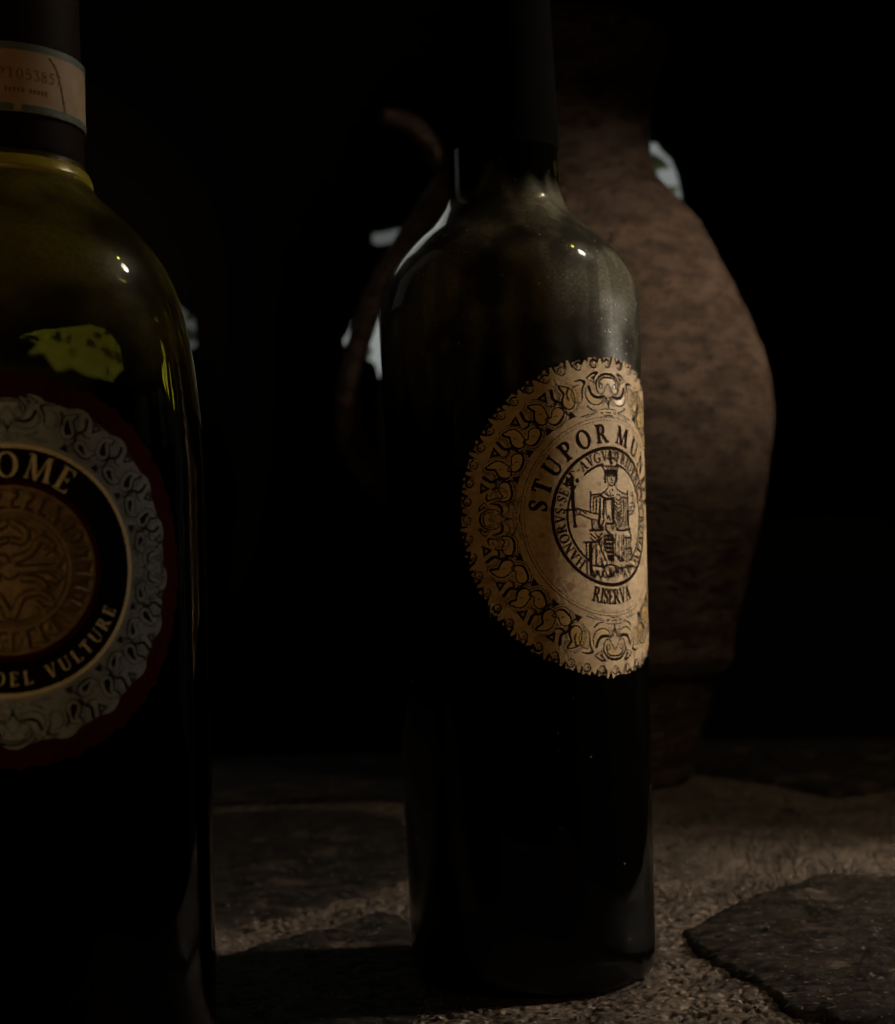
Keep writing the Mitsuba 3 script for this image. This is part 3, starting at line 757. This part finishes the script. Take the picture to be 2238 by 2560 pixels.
ink1, fill1 = scroll_ring(ang, 34.4, 1.0)
top, topf = shell(28.7)
turn = lambda g, d: affinity.rotate(g, d, origin=(0, 0))
small, smallf = affinity.scale(top, .62, .92, origin=(0, 28.7)), affinity.scale(topf, .62, .92, origin=(0, 28.7))
curls = []
for k in range(52):
    d = k * 360 / 52
    s = 1 if k < 26 else -1
    w = .5 + .22 * math.sin(k * 1.9)
    curls += [stroke([polar(42.9, d - 1.6 * s), polar(43.5, d - .2 * s), polar(42.7, d + 1.5 * s), polar(41.5, d + .9 * s), polar(41.3, d - .7 * s), polar(42.0, d - 1.2 * s)], w * 1.4, .3),
              stroke([polar(42.7, d + .2 * s), polar(42.2, d + .7 * s), polar(42.0, d - .1 * s)], .35, .2)]
orn = unary_union([ink1, top, turn(top, 180), turn(small, 90), turn(small, -90), unary_union(curls)])
side.add('wine_bottle__label__ornament', orn.intersection(outline.buffer(-.05)), .00042, 'print_ink')
side.add('wine_bottle__label__gilding', unary_union([fill1, topf, turn(topf, 180), turn(smallf, 90), turn(smallf, -90)]).difference(orn.buffer(.02)), .00040, 'ochre_ink')
side.add('wine_bottle__label__thin_rings', unary_union([ring(27.35, 27.6), ring(26.55, 26.7)]), .00038, 'brown_ink')
GLYPH[' '] = (Polygon(), -.05)
side.add('wine_bottle__label__lettering', text_arc('STUPOR MUNDI', 20.45, 5.0, start=-86, track=.29, squash=1.02).buffer(.17), .00042, 'print_ink')
side.add('wine_bottle__label__lettering_001', text_arc('RISERVA', 24.2, 4.0, mid=180, track=.04, inward=True, squash=.78).buffer(.13), .00042, 'print_ink')
GLYPH[' '] = (Polygon(), .42)
tag('wine_bottle__label__lettering', 'large black capitals arched over the seal')
tag('wine_bottle__label__lettering_001', 'small black capitals under the seal')
seal = unary_union([ring(18.4, 19.4), ring(14.3, 15.0), text_arc('HANORVS.SEMP.AVGVST', 15.4, 2.75, start=-143, track=.06).buffer(.10), text_arc('FRIDERICVS.ROMANOR', 15.4, 2.75, start=9, track=.06).buffer(.10),
                    affinity.translate(affinity.scale(GLYPH['+'][0], 2.9, 2.9, origin=(.35, .5)), -.35, 16.4)])
feet = Point(0, 0).buffer(18.4).intersection(box(-7.5, -18.4, 9.5, -12.4))
seal = unary_union([seal.difference(unary_union([feet, box(-2.6, 14, 2.4, 15.25), box(-12.6, 8.6, -9.3, 12.2)])), king().buffer(.055).intersection(Point(0, 0).buffer(18.3))])
side.add('wine_bottle__label__emblem', seal, .00042, 'print_ink')
tag('wine_bottle__label__emblem', 'round seal with an enthroned crowned king')

# ---------------------------------------------------------------- the left bottle with the dark red label
B2 = (-.0925, .332)
prof = [(0, .0075), (.022, .006), (.0315, .0030), (.0345, .0006), (.0375, .0016), (.0398, .006), (.0405, .013), (.0407, .03), (.0410, .14), (.0405, .152), (.0395, .163), (.0381, .1718), (.0364, .1790), (.0348, .1832), (.0327, .1872), (.0302, .1907), (.0273, .1940),
        (.0241, .1971), (.0213, .1998), (.0190, .2024), (.0177, .2048), (.0168, .2088), (.0164, .215), (.0163, .23), (.0158, .275), (.0162, .278), (.0162, .285), (.013, .2865), (0, .2865)]
glass = lathe(monotone(prof, .0010), 320, B2)
put('wine_bottle_001__glass', glass, 'glow_tinted_glass', smooth=True, interior={'type': 'ref', 'id': 'yellow_green_glass'})
hollow = monotone([(0, .012), (.030, .010), (.0365, .014), (.0378, .03), (.0380, .14), (.0374, .153), (.0364, .163), (.0350, .1712), (.0333, .1781), (.0316, .1820), (.0296, .1856), (.0272, .1889), (.0244, .1919), (.0212, .1949), (.0185, .1975), (.0163, .2002), (.0148, .2035), (.0136, .2085), (.0132, .215), (.0130, .27), (0, .271)], .001)
cav = lathe(hollow, 256, B2)
put('wine_bottle_001__hollow', cav, 'glass_to_air', smooth=True, exterior={'type': 'ref', 'id': 'yellow_green_glass'})
tag('wine_bottle_001__hollow', 'inner face of the glass')
fillw = [q for q in hollow if q[1] < .1535]
put('wine_bottle_001__wine', lathe([(q[0] + .0004 * (q[0] > 0), q[1] - .0004 * (q[1] < .02)) for q in fillw] + [(.0377, .1535), (.0362, .1531), (0, .1531)], 192, B2), 'dark_wine', smooth=40)
tag('wine_bottle_001__wine', 'nearly black wine')
put('wine_bottle_001__capsule', lathe(monotone([(.0166, .2072), (.0169, .2072), (.0170, .209), (.0168, .214), (.0166, .23), (.0162, .275), (.0167, .278), (.0167, .2855), (.0136, .2872), (0, .2873)], .0012), 192, B2), 'capsule_red', smooth=35)
put('wine_bottle_001__neck_glow_ring', lathe(monotone([(.0166, .2068), (.0175, .2065), (.0183, .2052), (.0187, .2040), (.0184, .2031), (.0176, .2026)], .0003), 192, B2), 'neck_glow_olive', smooth=True)  # opaque olive ring in place of light seen through the neck
tag('wine_bottle_001__neck_glow_ring', 'olive ring painted as light shining through the neck glass')
tag('wine_bottle_001', 'green glass wine bottle cut by the left edge, with dark red and silver label', 'wine bottle')
neck = Round(B2, 18, .2225, .0167)
band = box(-30, -7.1, 30, 7.1)
neck.add('wine_bottle_001__neck_band', shapely.segmentize(band, .8), .00065, 'band_paper', thick=.0003)
tag('wine_bottle_001__neck_band', 'tan paper strip with blue edges and printed number round the neck')
neck.add('wine_bottle_001__neck_band__blue_edge', unary_union([box(-30, 5.6, 30, 7.0), box(-30, -7.0, 1.5, -5.6), box(3.0, -7.0, 30, -5.6)]), .00078, 'blue_ink')
neck.add('wine_bottle_001__neck_band__lettering', unary_union([text_line('NPT053857', -3.9, -.5, 2.3), box(-5.6, 2.9, -5.0, 3.7)] + [box(-9 + .8 * k, -2.9 - .02 * k, -9 + .8 * k + .45, -2.3) for k in range(22) if k % 6 != 4] +
                                                              [stroke([(9.0, 4.8), (10.8, 2.5), (12.0, -2), (12.8, -6)], .5)]), .00078, 'brown_ink')
tag('wine_bottle_001__neck_band__lettering', 'small dark serial number')

front = Round(B2, 15.3, .1215, .0410)
RB, RS, RK, RG = 36.6, 33.0, 23.6, 16.0
rough_edge = [polar(RB + .55 * math.sin(k * 1.7) * math.sin(k * .37) + .35 * (k % 2), k * 1.8) for k in range(200)]
front.add('wine_bottle_001__label', Polygon(rough_edge), .00030, 'red_paper', thick=.00024, strip=.9)
tag('wine_bottle_001__label', 'round dark red label with a silver scrollwork ring and black centre')
lobes = unary_union([Point(0, 0).buffer(32.2, quad_segs=64)] + [Point(polar(29.9, 8 + k * 360 / 21)).buffer(3.25) for k in range(21)])
front.add('wine_bottle_001__label__silver_ring', lobes.difference(Point(0, 0).buffer(RK - .7, quad_segs=64)), .00038, 'silver_foil')
ang = [(d, 1) for d in (23, 39, 55, 71)] + [(d, -1) for d in (109, 125, 141, 157)]
ang += [(-d, -s) for d, s in ang]
ink2, fill2 = scroll_ring(ang, 28.3, .80)
top2, top2f = (affinity.scale(g, .74, .70, origin=(0, 24.9)) for g in shell(24.9))
side2, side2f = affinity.scale(top2, .62, .95, origin=(0, 24.9)), affinity.scale(top2f, .62, .95, origin=(0, 24.9))
orn2 = unary_union([ink2.buffer(-.04), fill2.buffer(-.72), top2, turn(top2, 180), turn(side2, -90), turn(side2, 90)])
front.add('wine_bottle_001__label__ornament', orn2.intersection(lobes), .00048, 'black_paper')
front.add('wine_bottle_001__label__black_centre', Point(0, 0).buffer(RK - .75, quad_segs=64).difference(Point(0, 0).buffer(RG + .9, quad_segs=48)), .00040, 'black_paper')
front.add('wine_bottle_001__label__pale_line', ring(RK - .75, RK), .00050, 'cream_ink')
front.add('wine_bottle_001__label__lettering', text_arc('OME', 17.35, 4.7, start=-7.5, track=.12), .00050, 'cream_ink')
front.add('wine_bottle_001__label__lettering_001', text_arc('DEL VULTURE', 21.5, 2.55, start=189.5, track=.34, inward=True), .00050, 'cream_ink')
tag('wine_bottle_001__label__lettering', 'large cream capitals over the medallion')
tag('wine_bottle_001__label__lettering_001', 'small cream capitals curving under the medallion')

# embossed gilt medallion: a relief sheet
marks = [ring(10.9, 11.5), ring(15.3, 15.9), ring(10.0, 10.25)]
rng = np.random.default_rng(11)
for k in range(30):
    d = k * 12 + 3
    kind = rng.integers(0, 4)
    marks.append(line([polar(12.1, d - 2.5), polar(14.7, d - 2.5)], .55))
    if kind == 0:
        marks.append(stroke([polar(14.7, d - 2.5), polar(14.0, d + 1.5), polar(13.3, d - 2.2)], .5))
    elif kind == 1:
        marks.append(line([polar(14.6, d - 2.5), polar(12.2, d + 2)], .5))
    elif kind == 2:
        marks.append(stroke([polar(12.2, d + .5), polar(13.4, d + 3), polar(14.6, d + .5)], .5))
for s in (1, -1):
    marks += [stroke([(s * .4, -8.5), (s * 2.2, -5.0), (s * 5.5, -4.5), (s * 7.6, -6.4), (s * 6.2, -7.6), (s * 4.8, -6.4)], .9, .5), stroke([(s * 1.2, 0), (s * 7.8, .3)], 1.0, .8), stroke([(s * 7.9, .3), (s * 9.2, 1.7), (s * 8.0, 2.6)], .8),
              stroke([(s * 7.9, .3), (s * 9.2, -1.2), (s * 8.4, -2.2), (s * 7.2, -1.6)], .8), stroke([(s * 1.0, 2.0), (s * 3.5, 3.0), (s * 5.6, 5.6), (s * 7.8, 4.4), (s * 6.6, 3.2)], 1.0, .5), stroke([(s * .8, 8.8), (s * 3.0, 7.0), (s * 2.2, 5.2), (s * .6, 5.6)], .9, .5),
              stroke([(s * 4.0, 8.4), (s * 5.8, 7.2), (s * 5.0, 6.4)], .7, .4), stroke([(s * 2.4, -1.6), (s * 4.6, -1.8), (s * 6.4, -3.2), (s * 5.2, -3.6)], .8, .4)]
marks.append(Point(0, 0).buffer(1.4))
marks = unary_union(marks)
shapely.prepare(marks)
rr, aa = np.meshgrid(np.linspace(.05, RG + .9, 76), np.arange(360) / 360 * 2 * np.pi, indexing='ij')
uvp = np.stack([rr * np.sin(aa), rr * np.cos(aa)], -1).reshape(-1, 2)
near = shapely.distance(marks, shapely.points(uvp))
h = .00032 * np.clip(1 - near / .45, 0, 1) ** .7 + .00010 * meshkit.fbm(np.stack([uvp[:, 0] * 1.4, uvp[:, 1] * 1.4, uvp[:, 0] * 0], -1), 3)
h = np.where(rr.ravel() > RG, 0, h)
v, _ = front.place(uvp, .00044)
_, n = front.place(uvp, 0)
v = v + n * h[:, None]
i, j = np.meshgrid(np.arange(75), np.arange(360), indexing='ij')
a, k = i * 360 + j, i * 360 + (j + 1) % 360
f = np.concatenate([np.stack([a, a + 360, k + 360], -1).reshape(-1, 3), np.stack([a, k + 360, k], -1).reshape(-1, 3)])
m = trimesh.Trimesh(v, f, process=False)
if (m.face_normals @ np.array([0, -1.0, 0])).mean() < 0:
    m.invert()
inner = rr.ravel()[m.faces].max(1) <= RG
gold = trimesh.Trimesh(v, m.faces[inner], process=False)
gold.remove_unreferenced_vertices()
put('wine_bottle_001__label__medallion', gold, 'gold_foil', smooth=True)
tag('wine_bottle_001__label__medallion', 'embossed gilt medallion with worn relief')
front.add('wine_bottle_001__label__red_ring', ring(RG - .05, RG + .95), .00042, 'red_paper')

# the middle bottle leans a little to the left
lean = T().translate([B1[0], B1[1], 0]).rotate([0, 1, 0], -.33).translate([-B1[0], -B1[1], 0])
for k in [k for k in scene if k.startswith('wine_bottle__')]:
    scene[k]['to_world'] = lean
